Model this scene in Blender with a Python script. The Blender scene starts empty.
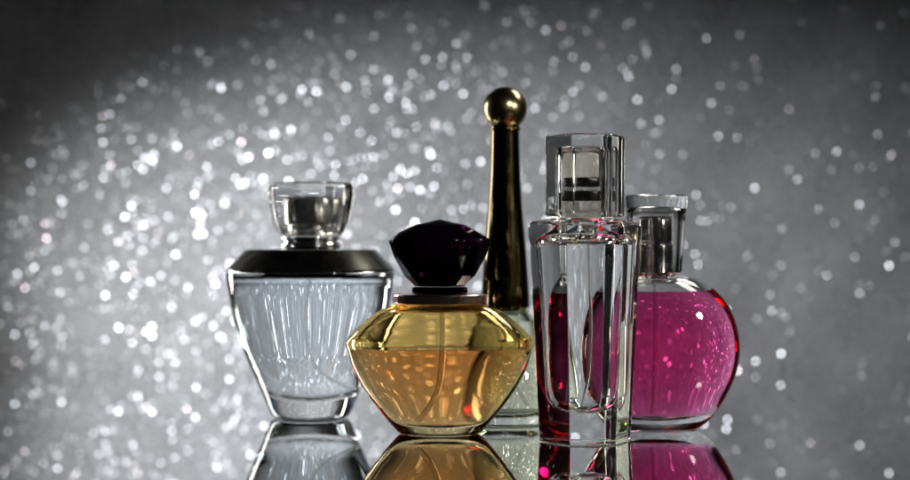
import bpy, math, random
from mathutils import Vector, Matrix
PI = math.pi
sc = bpy.context.scene
COL = sc.collection

# ------------------------------------------------------------------ camera numbers
F = 1677.0          # focal length in photo pixels
H = 0.077           # camera height over the mirror
CX, CY = 455.0, 240.0


class Place:
    """Turns photograph pixels at one bottle's axis into metres."""
    def __init__(s, px, ybase):
        s.px = px; s.k = ybase - CY
        s.d = F * H / s.k; s.s = F / s.d
        s.loc = Vector(((px - CX) / s.s, s.d, 0))
    def z(s, y): return (CY - y) / s.s + H
    def r(s, p): return p / s.s
    def prof(s, pts): return [(p / s.s, s.z(y)) for p, y in pts]


# ------------------------------------------------------------------ mesh helpers
def cr(pts, k=5):
    """Catmull-Rom through 2D points."""
    out = []
    n = len(pts)
    for i in range(n - 1):
        p0 = pts[max(i - 1, 0)]; p1 = pts[i]; p2 = pts[i + 1]; p3 = pts[min(i + 2, n - 1)]
        for j in range(k):
            t = j / k
            out.append(tuple(0.5 * ((2 * p1[a]) + (-p0[a] + p2[a]) * t + (2 * p0[a] - 5 * p1[a] + 4 * p2[a] - p3[a]) * t * t
                             + (-p0[a] + 3 * p1[a] - 3 * p2[a] + p3[a]) * t ** 3) for a in (0, 1)))
    out.append(pts[-1])
    return out


def circ(sy=1.0, p=2.0):
    def f(t):
        c, s = math.cos(t), math.sin(t)
        if p == 2.0: return (c, s * sy)
        q = (abs(c) ** p + abs(s) ** p) ** (-1.0 / p)
        return (c * q, s * q * sy)
    return f


class M:
    def __init__(s): s.v = []; s.f = []; s.m = []; s.flat = []
    def rev(s, prof, sec=circ(), n=96, flip=False, mi=0, off=(0, 0), flat=False, rot=0.0, twist=None):
        """Revolve (r,z) profile; r<=1e-7 at an end closes in a point."""
        rings = []
        for i, (r, z) in enumerate(prof):
            if r < 1e-7:
                s.v.append((off[0], off[1], z)); rings.append([len(s.v) - 1])
            else:
                b = len(s.v); tw = twist[i] if twist else 0
                for j in range(n):
                    x, y = sec(2 * PI * (j + tw) / n + rot)
                    s.v.append((off[0] + r * x, off[1] + r * y, z))
                rings.append(list(range(b, b + n)))
        def add(f):
            if flip: f = f[::-1]
            s.f.append(f); s.m.append(mi); s.flat.append(flat)
        for i in range(len(rings) - 1):
            a, b = rings[i], rings[i + 1]
            tri = twist is not None and abs(twist[i + 1] - twist[i]) > 1e-6
            for j in range(n):
                k = (j + 1) % n
                if len(a) == 1 and len(b) == 1: continue
                if len(a) == 1: add((a[0], b[k], b[j]))
                elif len(b) == 1: add((a[j], a[k], b[0]))
                elif tri:
                    if twist[i + 1] > twist[i]: add((a[j], a[k], b[j])); add((a[k], b[k], b[j]))
                    else: add((a[j], b[k], b[j])); add((a[j], a[k], b[k]))
                else: add((a[j], a[k], b[k], b[j]))
        return rings
    def tube(s, path, r, n=16, mi=0):
        rings = []
        for i, p in enumerate(path):
            p = Vector(p); a = Vector(path[max(i - 1, 0)]); b = Vector(path[min(i + 1, len(path) - 1)])
            d = (b - a).normalized(); u = d.cross(Vector((0, 1, 0.01))).normalized(); w = d.cross(u)
            base = len(s.v)
            for j in range(n):
                t = 2 * PI * j / n; s.v.append(tuple(p + r * (math.cos(t) * u + math.sin(t) * w)))
            rings.append(list(range(base, base + n)))
        for a, b in zip(rings, rings[1:]):
            for j in range(n):
                k = (j + 1) % n; s.f.append((a[j], a[k], b[k], b[j])); s.m.append(mi); s.flat.append(False)
        s.f.append(tuple(rings[0][::-1])); s.m.append(mi); s.flat.append(True)
        s.f.append(tuple(rings[-1])); s.m.append(mi); s.flat.append(True)
    def build(s, name, mats, parent=None, sharp=35, bevel=0, seg=3):
        me = bpy.data.meshes.new(name)
        me.from_pydata(s.v, [], s.f)
        for m in (mats if isinstance(mats, (list, tuple)) else [mats]): me.materials.append(m)
        for p, mi, fl in zip(me.polygons, s.m, s.flat):
            p.material_index = mi; p.use_smooth = not fl
        me.update()
        if sharp: me.set_sharp_from_angle(angle=math.radians(sharp))
        o = bpy.data.objects.new(name, me); COL.objects.link(o)
        if parent: o.parent = parent
        if bevel:
            b = o.modifiers.new('bevel', 'BEVEL'); b.width = bevel; b.segments = seg
            b.limit_method = 'ANGLE'; b.angle_limit = math.radians(25)
        return o


def thing(name, label, cat, loc, group=None, rz=0):
    o = bpy.data.objects.new(name, None); COL.objects.link(o)
    o.location = loc; o.rotation_euler = (0, 0, rz); o.empty_display_size = 0.01
    o['label'] = label; o['category'] = cat
    if group: o['group'] = group
    return o


# ------------------------------------------------------------------ materials
def new(name):
    m = bpy.data.materials.new(name); m.use_nodes = True
    nt = m.node_tree; nt.nodes.clear()
    return m, nt, nt.nodes.new('ShaderNodeOutputMaterial')


def glass(name, col=(1, 1, 1), ior=1.5, rough=0.0, vol=None, dens=0, wave=0.0, wscale=60):
    m, nt, out = new(name)
    g = nt.nodes.new('ShaderNodeBsdfGlass'); g.inputs['Color'].default_value = (*col, 1)
    g.inputs['IOR'].default_value = ior; g.inputs['Roughness'].default_value = rough
    nt.links.new(g.outputs[0], out.inputs['Surface'])
    if wave:
        t = nt.nodes.new('ShaderNodeTexCoord'); n = nt.nodes.new('ShaderNodeTexNoise')
        n.inputs['Scale'].default_value = wscale; n.inputs['Detail'].default_value = 1
        b = nt.nodes.new('ShaderNodeBump'); b.inputs['Strength'].default_value = 1; b.inputs['Distance'].default_value = wave
        nt.links.new(t.outputs['Object'], n.inputs['Vector']); nt.links.new(n.outputs[0], b.inputs['Height'])
        nt.links.new(b.outputs[0], g.inputs['Normal'])
    if vol:
        a = nt.nodes.new('ShaderNodeVolumeAbsorption'); a.inputs['Color'].default_value = (*vol, 1)
        a.inputs['Density'].default_value = dens
        nt.links.new(a.outputs[0], out.inputs['Volume'])
    return m


def pbr(name, col, rough=.3, metal=0, spec=.5, coat=0, trans=0, bump=0, bscale=800, ior=1.5):
    m, nt, out = new(name)
    p = nt.nodes.new('ShaderNodeBsdfPrincipled')
    p.inputs['Base Color'].default_value = (*col, 1); p.inputs['Roughness'].default_value = rough
    p.inputs['Metallic'].default_value = metal; p.inputs['Specular IOR Level'].default_value = spec
    p.inputs['Coat Weight'].default_value = coat; p.inputs['Transmission Weight'].default_value = trans
    p.inputs['IOR'].default_value = ior
    nt.links.new(p.outputs[0], out.inputs['Surface'])
    if bump:
        t = nt.nodes.new('ShaderNodeTexCoord'); n = nt.nodes.new('ShaderNodeTexNoise')
        n.inputs['Scale'].default_value = bscale; n.inputs['Detail'].default_value = 4
        b = nt.nodes.new('ShaderNodeBump'); b.inputs['Distance'].default_value = bump
        nt.links.new(t.outputs['Object'], n.inputs['Vector']); nt.links.new(n.outputs[0], b.inputs['Height'])
        nt.links.new(b.outputs[0], p.inputs['Normal'])
        # slight fingerprints / wear in the gloss
        r = nt.nodes.new('ShaderNodeMapRange'); r.inputs['To Min'].default_value = rough * .6; r.inputs['To Max'].default_value = rough * 1.6
        n2 = nt.nodes.new('ShaderNodeTexNoise'); n2.inputs['Scale'].default_value = 130; n2.inputs['Detail'].default_value = 3
        nt.links.new(t.outputs['Object'], n2.inputs['Vector'])
        nt.links.new(n2.outputs[0], r.inputs['Value']); nt.links.new(r.outputs[0], p.inputs['Roughness'])
    return m


def tube_mat(name, col):
    m, nt, out = new(name)
    g = nt.nodes.new('ShaderNodeBsdfGlass'); g.inputs['IOR'].default_value = 1.09; g.inputs['Color'].default_value = (.97, .97, .97, 1)
    d = nt.nodes.new('ShaderNodeBsdfTranslucent'); d.inputs['Color'].default_value = (*col, 1)
    e = nt.nodes.new('ShaderNodeBsdfDiffuse'); e.inputs['Color'].default_value = (*col, 1)
    a = nt.nodes.new('ShaderNodeMixShader'); a.inputs[0].default_value = .5
    x = nt.nodes.new('ShaderNodeMixShader'); x.inputs[0].default_value = .2
    nt.links.new(d.outputs[0], a.inputs[1]); nt.links.new(e.outputs[0], a.inputs[2])
    nt.links.new(g.outputs[0], x.inputs[1]); nt.links.new(a.outputs[0], x.inputs[2]); nt.links.new(x.outputs[0], out.inputs['Surface'])
    return m


IL = 1.36
G_CLEAR = glass('clear_glass', (.995, 1, .995), 1.5, wave=.00006, wscale=45)
G_HONEY = glass('honey_tinted_glass', (.995, .90, .66), 1.5)
G_CAP = glass('clear_cap_acrylic', (.99, .99, .985), 1.49)
G_GREEN = glass('pale_green_glass', (.97, .985, .95), 1.5)


def liquid_mats(name, vol, dens):
    return [glass(name + '_in_glass', (1, 1, 1), IL / 1.5, vol=vol, dens=dens),
            glass(name + '_open', (1, 1, 1), IL, vol=vol, dens=dens)]


L_BLUE = liquid_mats('pale_blue_perfume', (.66, .82, .96), 8)
L_AMBER = liquid_mats('amber_perfume', (.90, .56, .14), 68)
L_PINK = liquid_mats('magenta_perfume', (.975, .03, .56), 80)
L_CLEAR = liquid_mats('clear_perfume', (1, .98, .93), 3)
L_PALE = liquid_mats('pale_yellow_perfume', (.95, 1.0, .55), 14)
TUBE = tube_mat('plastic_tube', (.8, .78, .75))
SATIN = pbr('satin_silver', (.88, .88, .86), .19, 1, bump=.000006)
DARKSATIN = pbr('dark_satin_metal', (.16, .16, .16), .32, 1)
SILVER = pbr('polished_silver', (.82, .83, .84), .12, 1, bump=.000006)
GUN = pbr('dark_gunmetal', (.14, .14, .13), .2, 1, bump=.000004)
BLACKP = pbr('black_plastic', (.012, .012, .014), .12, 0)
GOLD = pbr('dark_antique_gold', (.12, .095, .043), .11, 1, bump=.00001, bscale=250)
GEM = pbr('dark_violet_crystal', (.006, .0003, .004), .02, 0, trans=1.0, ior=1.6)
LACQ = pbr('violet_black_lacquer', (.75, .55, .54), .24, 1, spec=.6)
def frost():
    m, nt, out = new('frosted_plastic')
    a = nt.nodes.new('ShaderNodeBsdfTranslucent'); a.inputs['Color'].default_value = (.92, .9, .86, 1)
    b = nt.nodes.new('ShaderNodeBsdfGlass'); b.inputs['Roughness'].default_value = .25; b.inputs['IOR'].default_value = 1.15
    x = nt.nodes.new('ShaderNodeMixShader'); x.inputs[0].default_value = .6
    nt.links.new(a.outputs[0], x.inputs[1]); nt.links.new(b.outputs[0], x.inputs[2]); nt.links.new(x.outputs[0], out.inputs['Surface'])
    return m


FROST = frost()
GEMD = pbr('violet_black_lacquer', (.045, .012, .03), .07, 1)
GOLDB = pbr('antique_gold_ball', (.34, .28, .14), .2, 1, bump=.00001, bscale=250)
WHITEP = pbr('frosted_white_plastic', (.75, .75, .73), .3, 0)


# ------------------------------------------------------------------ generic bottle contents
def cut(prof, zl):
    """Split a bottom-to-top profile at height zl (exact shared point)."""
    lo, hi = [], []
    for (a, b) in zip(prof, prof[1:]):
        if b[1] <= zl: continue
        break
    for i, (a, b) in enumerate(zip(prof, prof[1:])):
        if a[1] < zl <= b[1]:
            t = (zl - a[1]) / (b[1] - a[1]); p = (a[0] + t * (b[0] - a[0]), zl)
            return prof[:i + 1] + [p], [p] + [q for q in prof[i + 1:] if q[1] > zl + 1e-6]
    return prof, []


def vessel(root, outer, cavity, zl, liq, gmat, sec, csec=None, n=128, name='glass_body', sharp=35, bevel=0, outer_n=None, outer_rot=0, orot_sec=None, lname='perfume'):
    """Glass hull + empty part of the cavity as one mesh; liquid as another."""
    csec = csec or sec
    g = M()
    g.rev(outer, orot_sec or sec, n=outer_n or n, rot=outer_rot, flat=bool(outer_n))
    lo, hi = cut(cavity, zl)
    if bevel:
        # bevelled hull on its own modifier; cavity must not be bevelled: bevel only touches sharp angles
        pass
    g.rev(hi, csec, n=n, flip=True)
    o = g.build(name, gmat, root, sharp=sharp, bevel=bevel)
    l = M()
    l.rev(lo, csec, n=n, mi=0)
    r = lo[-1][0]
    l.rev([(r, zl), (r * .97, zl - .00015), (r * .8, zl - .0003), (r * .4, zl - .00032), (0, zl - .00032)], csec, n=n, mi=1)
    l.build(lname, liq, root, sharp=40)
    return o


GROUP = 'perfume bottles standing on the mirror'

# ================================================================== 1. blue bottle, left
P = Place(310.5, 417.5)
t = thing('perfume_bottle', 'wide round bottle of pale blue perfume with a black sloping collar and clear chunky stopper', 'perfume bottle', P.loc, GROUP)
outer = [(0, 0.0012)] + [(P.r(24), .0010)] + cr(P.prof([(31, 417.3), (38, 415.5), (42, 409), (46, 399), (51.5, 386), (59, 369), (67, 350), (74, 328), (79.5, 305), (83, 285), (84, 278)]), 5) \
    + [(P.r(84), P.z(273)), (P.r(82.5), P.z(271)), (P.r(60), P.z(270.5)), (P.r(28), P.z(268)), (P.r(28), P.z(255)), (0, P.z(255))]
outer[0] = (0, .0035); outer[1] = (P.r(24), .0018)
cav = [(0, P.z(396))] + cr(P.prof([(12, 395.4), (26, 391.5), (38, 384.5), (48, 374), (57, 357), (65, 338), (71, 315), (75.5, 295), (76, 288)]), 5) + cr(P.prof([(76, 281), (73, 277), (62, 275.2), (40, 274.6)]), 3) \
    + P.prof([(20, 278), (20, 262)]) + [(0, P.z(262))]
vessel(t, outer, cav, P.z(275.4), L_BLUE, G_CLEAR, circ(.92))
m = M()
m.rev([(0, P.z(271.2))] + P.prof([(60, 271.0), (83, 270.7), (84, 270.2), (84, 269.2), (83, 268.6), (65.5, 250.5), (64, 249.6), (30, 249.3)]) + [(0, P.z(249.3))], circ(.92), n=128)
co = m.build('collar', GUN, t, sharp=30)
m = M()
m.rev(P.prof([(81.5, 272.3), (84.6, 272.0), (85.0, 271.4), (84.4, 270.8), (81.5, 270.8), (81.5, 272.3)]), circ(.92), n=128)
m.build('rim_band', SILVER, co, sharp=0)
# neck ring
m = M()
m.rev([(0, P.z(249.2))] + P.prof([(26, 249.1), (29.5, 248.3), (30.2, 246), (29.2, 243.3), (26.8, 242), (26.8, 240.5), (29.3, 239.6), (29.6, 237.8), (28.2, 236.6)]) + [(0, P.z(236.6))], circ(.95), n=72)
m.build('neck_ring', SILVER, t, sharp=0)
# stopper: eight-sided glass block, wider at the top, hollow for the sprayer
g = M()
def ngon(n, rot=0.0, sy=1.0):
    def f(th):
        a = PI / n; q = ((th - rot) % (2 * a)) - a
        k = math.cos(a) / math.cos(q)
        return (math.cos(th) * k, math.sin(th) * k * sy)
    return f
rr = math.radians(-90 + 22.5 + 14)
g.rev([(0, P.z(236.2))] + P.prof([(30, 236.1), (34.5, 233), (39, 222), (42.3, 208), (44.2, 195), (44.2, 188)]) + P.prof([(42.6, 184.2), (38, 182.6)]) + [(0, P.z(182.6))], circ(.95), n=8, rot=rr, flat=True)
cap = g.build('stopper', G_CAP, t, sharp=20, bevel=.0006)
m = M()
m.rev([(0, P.z(234))] + P.prof([(22, 233.8), (22.5, 232), (21, 229.5), (18.5, 228), (18.5, 224.5), (22.5, 223), (23.3, 219), (23.5, 204), (22, 198.5), (18, 196)]) + [(0, P.z(195.5))], circ(), n=64)
m.build('spray_head', SATIN, cap, sharp=25)
m = M()
m.tube([(P.r(a), 0, P.z(b)) for a, b in cr([(0, 276), (-3, 310), (0, 345), (8, 365), (25, 380), (46, 389)], 6)], .0006)
m.build('dip_tube', TUBE, t)

# ================================================================== 2. amber bottle
P = Place(439.7, 433.5)
t = thing('perfume_bottle', 'squat amber perfume bottle with a ridge round its waist and a dark violet gem stopper', 'perfume bottle', P.loc, GROUP)
SA = circ(.47, 2.0)
outer = [(0, .0006), (P.r(36), .0004)] + cr(P.prof([(38.5, 433.3), (41.5, 431.8), (46.5, 426.5), (55.6, 416), (66.2, 402.5), (75.4, 389.5), (82.9, 376.5), (88.2, 364.5), (91.6, 353), (93.4, 347.5)]), 5) \
    + cr(P.prof([(94.2, 344), (93.8, 340.8), (91.6, 337)]), 3) + cr(P.prof([(85, 330), (75.5, 321.6), (65.5, 314), (56.5, 308.4), (51, 306), (47, 304.9)]), 5) \
    + [(P.r(45), P.z(304.5)), (P.r(30), P.z(303)), (P.r(26), P.z(297)), (0, P.z(297))]
cav = [(0, P.z(424.5))] + cr(P.prof([(15, 424.2), (33, 422), (43, 417), (51, 408), (60.5, 395), (69.5, 381), (77, 368), (83.5, 354), (86.2, 347)]), 5) + cr(P.prof([(86.8, 344), (86, 340.5)]), 2) \
    + cr(P.prof([(78, 333), (69, 325), (60, 318), (51, 312.5), (40, 309.3), (26, 307.6)]), 4) + P.prof([(14, 306), (13, 300)]) + [(0, P.z(300))]
vessel(t, outer, cav, P.z(347.5), L_AMBER, G_HONEY, SA, sharp=24)
m = M()
m.rev([(0, P.z(303.9))] + P.prof([(44, 303.9), (47.3, 303.2), (47.6, 302), (47.6, 295.6), (46.8, 294.2), (43, 293.6)]) + [(0, P.z(293.6))], circ(.8), n=30, flat=True, rot=.1)
m.build('collar', LACQ, t, sharp=10, bevel=.00018, seg=2)
m = M()
m.rev([(0, P.z(293.5))] + P.prof([(27, 293.5), (28, 292.5), (27.6, 287.5), (26, 286.6)]) + [(0, P.z(286.6))], circ(.6), n=20, flat=True)
m.build('neck_ring', GEMD, t, sharp=10)
m = M()
gp = [(0, 286.4), (25, 286.3), (36, 275.5), (46.5, 256), (51.2, 242), (51.2, 240), (41, 232.5), (25, 224.6), (0, 219.4)]
m.rev([(P.r(a), P.z(b)) for a, b in gp], circ(.68), n=12, flat=True, rot=.16, twist=[0, 0, 0, .5, .5, .5, 0, .5, .5])
m.build('gem_stopper', GEM, t, sharp=5, bevel=.00012, seg=2)
m = M()
m.tube([(P.r(a), 0, P.z(b)) for a, b in cr([(2.5, 303), (3, 330), (2, 360), (-1, 382), (-9, 402), (-21, 418.5)], 6)], .00115)
m.build('dip_tube', TUBE, t)

# ================================================================== 3. gold-capped bottle at the back
P = Place(505, 423.1)
t = thing('perfume_bottle', 'teardrop glass bottle behind the others, with a tall tapering gold cap ending in a ball', 'perfume bottle', P.loc, GROUP)
outer = [(0, .0005), (P.r(30), .0004)] + cr(P.prof([(38, 423), (43, 421), (49, 413), (53, 400), (53, 385), (49, 368), (42, 350), (35, 333), (29, 318), (26, 310)]), 5) + [(P.r(24), P.z(307.6)), (P.r(15), P.z(307)), (P.r(15), P.z(300)), (0, P.z(300))]
cav = [(0, P.z(410))] + cr(P.prof([(15, 409.5), (30, 407.5), (40, 402), (45.5, 391), (45, 378), (40, 362), (33.5, 346), (27, 331), (21, 318), (17, 312)]), 5) + P.prof([(10, 310), (9, 303)]) + [(0, P.z(303))]
vessel(t, outer, cav, P.z(322), L_PALE, G_GREEN, circ())
m = M()
m.rev([(0, P.z(307.3))] + P.prof([(23.6, 307.2), (24.6, 306.6), (24.7, 305)]) + cr(P.prof([(24.2, 295), (22.9, 275), (20.8, 248), (18.3, 220), (16.2, 192), (14.9, 165), (14.3, 140), (14.2, 131), (14.6, 126.5)]), 5) + [(P.r(12), P.z(125.4)), (0, P.z(125.4))], circ(), n=96)
c = m.build('cap', GOLD, t, sharp=45)
m = M()
R = P.r(22); zc = P.z(109)
m.rev([(R * math.sin(a) if 0 < i < 40 else 0, zc - R * math.cos(a)) for i, a in enumerate([PI * k / 40 for k in range(41)])], circ(), n=80)
m.build('ball_knob', GOLDB, c, sharp=0)
m = M()
m.rev(P.prof([(14.3, 130.8), (15.6, 130.3), (16, 129.3), (15.6, 128.3), (14.3, 127.8), (14.3, 130.8)]), circ(), n=64)
m.build('neck_ring', GOLD, c, sharp=0)
m = M()
m.tube([(P.r(a), 0, P.z(b)) for a, b in cr([(0, 309), (1, 340), (4, 370), (12, 395), (17, 404)], 6)], .0007)
m.build('dip_tube', TUBE, t)

# ================================================================== 4. clear six-sided bottle
P = Place(585, 441)
t = thing('perfume_bottle', 'tall six-sided clear glass bottle in front with a thick crystal cap', 'perfume bottle', P.loc, GROUP)
PH = math.radians(-90 - 23)     # corners 22 deg left and 38 deg right of straight ahead
o = Matrix.Identity(3)
outer = [(0, .0006)] + [(P.r(38), .0005), (P.r(43), .0002)] + P.prof([(46.5, 440.2)]) + cr(P.prof([(47.2, 425), (49.5, 380), (52, 330), (54.3, 280), (55.4, 255), (55.8, 244)]), 2) + P.prof([(57.2, 239), (57.8, 230), (57.2, 224.5)]) \
    + P.prof([(54, 221.6), (42, 219.4), (30, 218)]) + [(0, P.z(218))]
cav = [(0, P.z(411))] + cr(P.prof([(8, 410.7), (18, 408), (26, 401.5), (30.5, 390), (32.2, 370), (34, 330), (36.5, 290), (39.5, 262), (41.5, 248)]), 5) \
    + cr(P.prof([(42, 243), (41, 238.5), (34, 234), (22, 231)]), 3) + P.prof([(12, 227), (11, 221)]) + [(0, P.z(221))]
vessel(t, outer, cav, P.z(243.5), L_CLEAR, G_CLEAR, circ(), n=96, outer_n=6, outer_rot=PH, sharp=18, bevel=.00045)
# crystal cap, six-sided, hollow
g = M()
g.rev([(0, P.z(217.6))] + P.prof([(38.5, 217.5), (40.6, 215), (40.4, 180), (40.8, 140), (40.2, 137), (37.5, 135.2)]) + [(0, P.z(134.8))], circ(), n=6, rot=PH, flat=True)
cap = g.build('crystal_cap', G_CAP, t, sharp=18, bevel=.0004)
g = M()
g.rev([(0, P.z(216.5))] + P.prof([(20, 216.4), (21.5, 214), (22, 180), (22, 154), (20, 149), (14, 147.5)]) + [(0, P.z(147))], circ(), n=64, flip=True)
g.build('cap_hollow', G_CAP, cap, sharp=40)
m = M()
m.rev([(0, P.z(177.8))] + P.prof([(17, 177.8), (17.6, 176.5), (17.4, 158), (16.2, 154), (12, 152.5)]) + [(0, P.z(152.3))], circ(), n=64)
sp = m.build('spray_head', FROST, cap, sharp=30)
m = M()
m.rev([(0, P.z(215.8))] + P.prof([(19.5, 215.6), (20.5, 214), (20.5, 203), (19.8, 202)]) + [(0, P.z(202))], circ(), n=64)
m.rev([(0, P.z(191.5))] + P.prof([(17, 191.5), (17, 188)]) + [(0, P.z(188))], circ(), n=64)
m.build('pump_sleeve', FROST, sp, sharp=30)
m = M()
m.rev([(0, P.z(201.9))] + P.prof([(20.2, 201.8), (20.6, 201), (20.6, 193), (20, 191.8)]) + [(0, P.z(191.7))], circ(), n=64)
m.rev([(0, P.z(187.8))] + P.prof([(18.4, 187.7), (18.8, 186.5), (18.8, 179.3), (18.2, 178.2)]) + [(0, P.z(178))], circ(), n=64)
m.build('pump_band', DARKSATIN, sp, sharp=30)
m = M()
m.tube([(P.r(a), 0, P.z(b)) for a, b in cr([(0, 222), (1, 260), (3, 320), (1, 370), (-6, 405)], 6)], .0007)
m.build('dip_tube', TUBE, t)

# ================================================================== 5. magenta round bottle
P = Place(655, 429)
t = thing('perfume_bottle', 'round flask of magenta perfume with a clear cap over its silver sprayer', 'perfume bottle', P.loc, GROUP)
outer = [(0, .0005), (P.r(34), .0004)] + cr(P.prof([(37, 429.3), (44.5, 427), (58, 415.5), (71, 395.5), (80.5, 374), (84.5, 351), (82, 327), (73.5, 306), (61, 291), (47, 281), (35, 276.5), (30, 274.5)]), 6) \
    + P.prof([(27, 273), (17, 272.5), (16, 268)]) + [(0, P.z(268))]
cav = [(0, P.z(416))] + cr(P.prof([(15, 415.8), (35, 414), (51, 409.5), (65, 395), (76, 374), (81, 351), (78.5, 328), (70.5, 308.5), (59, 295), (45, 285.5), (32, 280.5), (20, 278.5)]), 6) + P.prof([(12, 279), (11, 271)]) + [(0, P.z(271))]
vessel(t, outer, cav, P.z(291.5), L_PINK, G_CLEAR, circ(.56))
m = M()
m.rev([(0, P.z(272.4))] + P.prof([(18, 272.4), (18.6, 271.6), (18.6, 246), (18, 244.2), (17, 243.2), (17, 241.6), (17.9, 240.6), (17.9, 219), (17, 216.6), (15, 215.6)]) + [(0, P.z(215.4))], circ(), n=72)
m.build('spray_head', SILVER, t, sharp=28)
g = M()
g.rev(P.prof([(21, 272.2), (25.6, 272.2), (26.4, 271.2), (28, 250), (30.3, 215), (31.6, 199.5), (31.4, 196.6), (29.5, 195.4)]) + [(0, P.z(195))], circ(.9, 2.6), n=96)
g.rev(P.prof([(21, 272.2), (22, 250), (23.5, 222), (24, 212)]) + P.prof([(22.5, 208.5), (18, 207)]) + [(0, P.z(206.8))], circ(.9, 2.6), n=96, flip=True)
g.build('clear_cap', G_CAP, t, sharp=35)
m = M()
m.tube([(P.r(a), 0, P.z(b)) for a, b in cr([(0, 272), (0, 330), (-1, 380), (-3, 411)], 6)], .001)
m.build('dip_tube', TUBE, t)

# ================================================================== mirror
m, nt, out = new('mirror')
p = nt.nodes.new('ShaderNodeBsdfPrincipled'); p.inputs['Metallic'].default_value = 1
p.inputs['Base Color'].default_value = (.79, .80, .81, 1)
tc = nt.nodes.new('ShaderNodeTexCoord')
n = nt.nodes.new('ShaderNodeTexNoise'); n.inputs['Scale'].default_value = 35; n.inputs['Detail'].default_value = 5
r = nt.nodes.new('ShaderNodeMapRange'); r.inputs['To Min'].default_value = .0; r.inputs['To Max'].default_value = .0
nt.links.new(tc.outputs['Object'], n.inputs['Vector']); nt.links.new(n.outputs[0], r.inputs['Value'])
nt.links.new(r.outputs[0], p.inputs['Roughness']); nt.links.new(p.outputs[0], out.inputs['Surface'])
MIRROR = m
BY = 1.0
me = bpy.data.meshes.new('tabletop')
x0, x1, y0, y1, th = -.75, .75, .30, BY + .004, .005
me.from_pydata([(x, y, z) for z in (-th, 0) for x, y in ((x0, y0), (x1, y0), (x1, y1), (x0, y1))], [],
               [(3, 2, 1, 0), (4, 5, 6, 7), (0, 1, 5, 4), (1, 2, 6, 5), (2, 3, 7, 6), (3, 0, 4, 7)])
me.materials.append(MIRROR)
o = bpy.data.objects.new('mirror_tabletop', me); COL.objects.link(o); o['kind'] = 'structure'

# ================================================================== glitter backdrop
m, nt, out = new('silver_glitter_sheet')
p = nt.nodes.new('ShaderNodeBsdfPrincipled')
tc = nt.nodes.new('ShaderNodeTexCoord')
v = nt.nodes.new('ShaderNodeTexVoronoi'); v.inputs['Scale'].default_value = 1100
cr1 = nt.nodes.new('ShaderNodeMapRange'); cr1.inputs['To Min'].default_value = .26; cr1.inputs['To Max'].default_value = .42
sepc = nt.nodes.new('ShaderNodeSeparateColor')
nt.links.new(tc.outputs['Object'], v.inputs['Vector']); nt.links.new(v.outputs['Color'], sepc.inputs[0])
n2 = nt.nodes.new('ShaderNodeTexNoise'); n2.inputs['Scale'].default_value = 28; n2.inputs['Detail'].default_value = 4
nt.links.new(tc.outputs['Object'], n2.inputs['Vector'])
mx = nt.nodes.new('ShaderNodeMath'); mx.operation = 'MULTIPLY'
r2 = nt.nodes.new('ShaderNodeMapRange'); r2.inputs['From Min'].default_value = .3; r2.inputs['From Max'].default_value = .7
r2.inputs['To Min'].default_value = .88; r2.inputs['To Max'].default_value = 1.1
nt.links.new(n2.outputs[0], r2.inputs['Value'])
nt.links.new(sepc.outputs[0], cr1.inputs['Value'])
nt.links.new(cr1.outputs[0], mx.inputs[0]); nt.links.new(r2.outputs[0], mx.inputs[1])
cmb = nt.nodes.new('ShaderNodeCombineColor')
for i, k in enumerate((1.0, 1.015, 1.05)):
    q = nt.nodes.new('ShaderNodeMath'); q.operation = 'MULTIPLY'; q.inputs[1].default_value = k
    nt.links.new(mx.outputs[0], q.inputs[0]); nt.links.new(q.outputs[0], cmb.inputs[i])
nt.links.new(cmb.outputs[0], p.inputs['Base Color'])
p.inputs['Roughness'].default_value = .6; p.inputs['Specular IOR Level'].default_value = .2
nt.links.new(p.outputs[0], out.inputs['Surface'])
SHEET = m
def flake_mat(name, col, rough):
    m, nt, out = new(name)
    g = nt.nodes.new('ShaderNodeBsdfAnisotropic'); g.distribution = 'BECKMANN'
    g.inputs['Color'].default_value = (*col, 1); g.inputs['Roughness'].default_value = rough
    d = nt.nodes.new('ShaderNodeBsdfDiffuse'); d.inputs['Color'].default_value = (.33, .335, .35, 1)
    a = nt.nodes.new('ShaderNodeAddShader')
    nt.links.new(g.outputs[0], a.inputs[0]); nt.links.new(d.outputs[0], a.inputs[1])
    nt.links.new(a.outputs[0], out.inputs['Surface']); return m


FLAKE = flake_mat('glitter_flake', (.78, .80, .84), .3)
FLAKE_WARM = flake_mat('glitter_flake_pinkish', (.62, .53, .54), .27)
FLAKE_DULL = flake_mat('glitter_flake_dull', (.28, .285, .295), .32)
FLAKE_MID = flake_mat('glitter_flake_mid', (.48, .49, .51), .3)


def wave(x, z):
    return BY + .0014 * math.sin(x * 38 + 1.3 * math.sin(z * 17)) + .0009 * math.sin(z * 55 + x * 21) + .0005 * math.sin(x * 90 - z * 64)


V, Fc, MI = [], [], []
NX, NZ = 220, 130
X0, X1, Z0, Z1 = -.62, .62, -.012, .56
for j in range(NZ + 1):
    for i in range(NX + 1):
        x = X0 + (X1 - X0) * i / NX; z = Z0 + (Z1 - Z0) * j / NZ
        V.append((x, wave(x, z), z))
for j in range(NZ):
    for i in range(NX):
        a = j * (NX + 1) + i
        Fc.append((a, a + 1, a + NX + 2, a + NX + 1)); MI.append(0)
nb = len(Fc)
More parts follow.
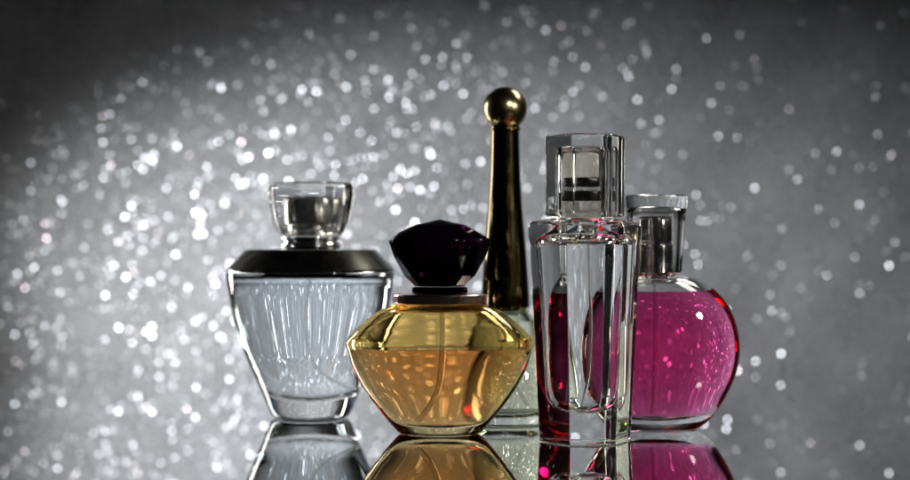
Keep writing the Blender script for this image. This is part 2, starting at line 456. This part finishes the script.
# back and rim so that the sheet has thickness
b0 = len(V)
V += [(x, y + .0012, z) for x, y, z in V[:b0]]
for j in range(NZ):
    for i in range(NX):
        a = b0 + j * (NX + 1) + i
        Fc.append((a, a + NX + 1, a + NX + 2, a + 1)); MI.append(0)
rim = [i for i in range(NX + 1)] + [j * (NX + 1) + NX for j in range(1, NZ + 1)] + [NZ * (NX + 1) + i for i in range(NX - 1, -1, -1)] + [j * (NX + 1) for j in range(NZ - 1, 0, -1)]
for a, b in zip(rim, rim[1:] + rim[:1]):
    Fc.append((a, a + b0, b + b0, b)); MI.append(0)
rnd = random.Random(7)
NF = 135000
for k in range(NF):
    x = rnd.uniform(-.60, .60); z = rnd.uniform(-.0003, .54)
    if rnd.random() > 1 - .72 / (1 + math.exp(-(x - .08) / .03)): continue    # fewer flakes to the right: glints lost partly to light angle, put into density
    y = wave(x, z) - .0009
    s = rnd.choice((.45, .5, .6, .8)) * .001 * rnd.uniform(.85, 1.1)
    tx = rnd.gauss(-.2, .34); tz = rnd.gauss(0, .32)
    nrm = Vector((tx, -1, tz)).normalized()
    u = nrm.cross(Vector((0, 0, 1))).normalized(); w = nrm.cross(u)
    c = Vector((x, y, z)); b = len(V); ph = rnd.uniform(0, PI)
    for q in range(6):
        a = ph + q * PI / 3
        V.append(tuple(c + s * (math.cos(a) * u + math.sin(a) * w)))
    Fc.append(tuple(range(b, b + 6))); MI.append(rnd.choices((1, 2, 3, 4), (3, 1, 4, 4))[0])
me = bpy.data.meshes.new('backdrop')
me.from_pydata(V, [], Fc)
for mm in (SHEET, FLAKE, FLAKE_WARM, FLAKE_DULL, FLAKE_MID): me.materials.append(mm)
me.polygons.foreach_set('material_index', MI)
me.polygons.foreach_set('use_smooth', [i < nb for i in range(len(Fc))])
me.update()
o = bpy.data.objects.new('backdrop', me); COL.objects.link(o); o['kind'] = 'structure'

# ================================================================== lamps
def aim(o, tgt):
    o.rotation_euler = (Vector(tgt) - o.location).to_track_quat('-Z', 'Y').to_euler()


def spot(loc, tgt, power, angle, blend, size, col=(1, 1, 1)):
    l = bpy.data.lights.new('spot_lamp', 'SPOT'); l.energy = power; l.spot_size = math.radians(angle)
    l.spot_blend = blend; l.shadow_soft_size = size; l.color = col
    o = bpy.data.objects.new('spot_lamp', l); COL.objects.link(o); o.location = loc; aim(o, tgt); return o


def area(loc, tgt, power, sx, sy, col=(1, 1, 1), spread=180):
    l = bpy.data.lights.new('strip_lamp', 'AREA'); l.shape = 'RECTANGLE'; l.size = sx; l.size_y = sy; l.energy = power; l.color = col
    l.spread = math.radians(spread)
    o = bpy.data.objects.new('strip_lamp', l); COL.objects.link(o); o.location = loc; aim(o, tgt); return o


k = spot((-.60, .50, .12), (-.01, BY, .035), 32, 29, 1.0, .02, (.965, .985, 1.0)); k.scale = (1.3, 1, 1)
area((-.31, .90, .13), (-.07, .67, .06), .27, .06, .24, (1, .96, .88), 80)
area((.24, .84, .40), (.06, .66, .07), .22, .22, .08, (1, .94, .82), 80)
area((.16, .40, .27), (.02, .70, .12), .012, .022, .022, (1, .97, .92), 24)
k2 = area((.46, .34, .27), (.05, .70, .09), .045, .06, .06, (1, .93, .82), 28); k2.data.shape = 'DISK'

w = bpy.data.worlds.new('World'); sc.world = w; w.use_nodes = True
w.node_tree.nodes['Background'].inputs[0].default_value = (.01, .01, .011, 1)
w.node_tree.nodes['Background'].inputs[1].default_value = .4

# ================================================================== camera
cd = bpy.data.cameras.new('camera'); cam = bpy.data.objects.new('camera', cd); COL.objects.link(cam)
cam.location = (0, 0, H); cam.rotation_euler = (PI / 2, 0, 0)
cd.sensor_width = 36; cd.lens = 36 * F / 910; cd.clip_start = .01; cd.clip_end = 20
cd.dof.use_dof = True; cd.dof.focus_distance = .645; cd.dof.aperture_fstop = 5.9; cd.dof.aperture_blades = 0
sc.camera = cam
sc.view_settings.view_transform = 'Standard'; sc.view_settings.look = 'None'
sc.view_settings.exposure = 0; sc.view_settings.gamma = 1
c = sc.cycles
c.max_bounces = 28; c.transmission_bounces = 26; c.glossy_bounces = 12; c.diffuse_bounces = 3; c.transparent_max_bounces = 8; c.volume_bounces = 0
c.caustics_reflective = True; c.caustics_refractive = True; c.blur_glossy = 0.3
c.sample_clamp_indirect = 12; c.sample_clamp_direct = 0
c.use_denoising = True
try: c.denoiser = 'OPENIMAGEDENOISE'; c.denoising_input_passes = 'RGB_ALBEDO_NORMAL'
except Exception: pass
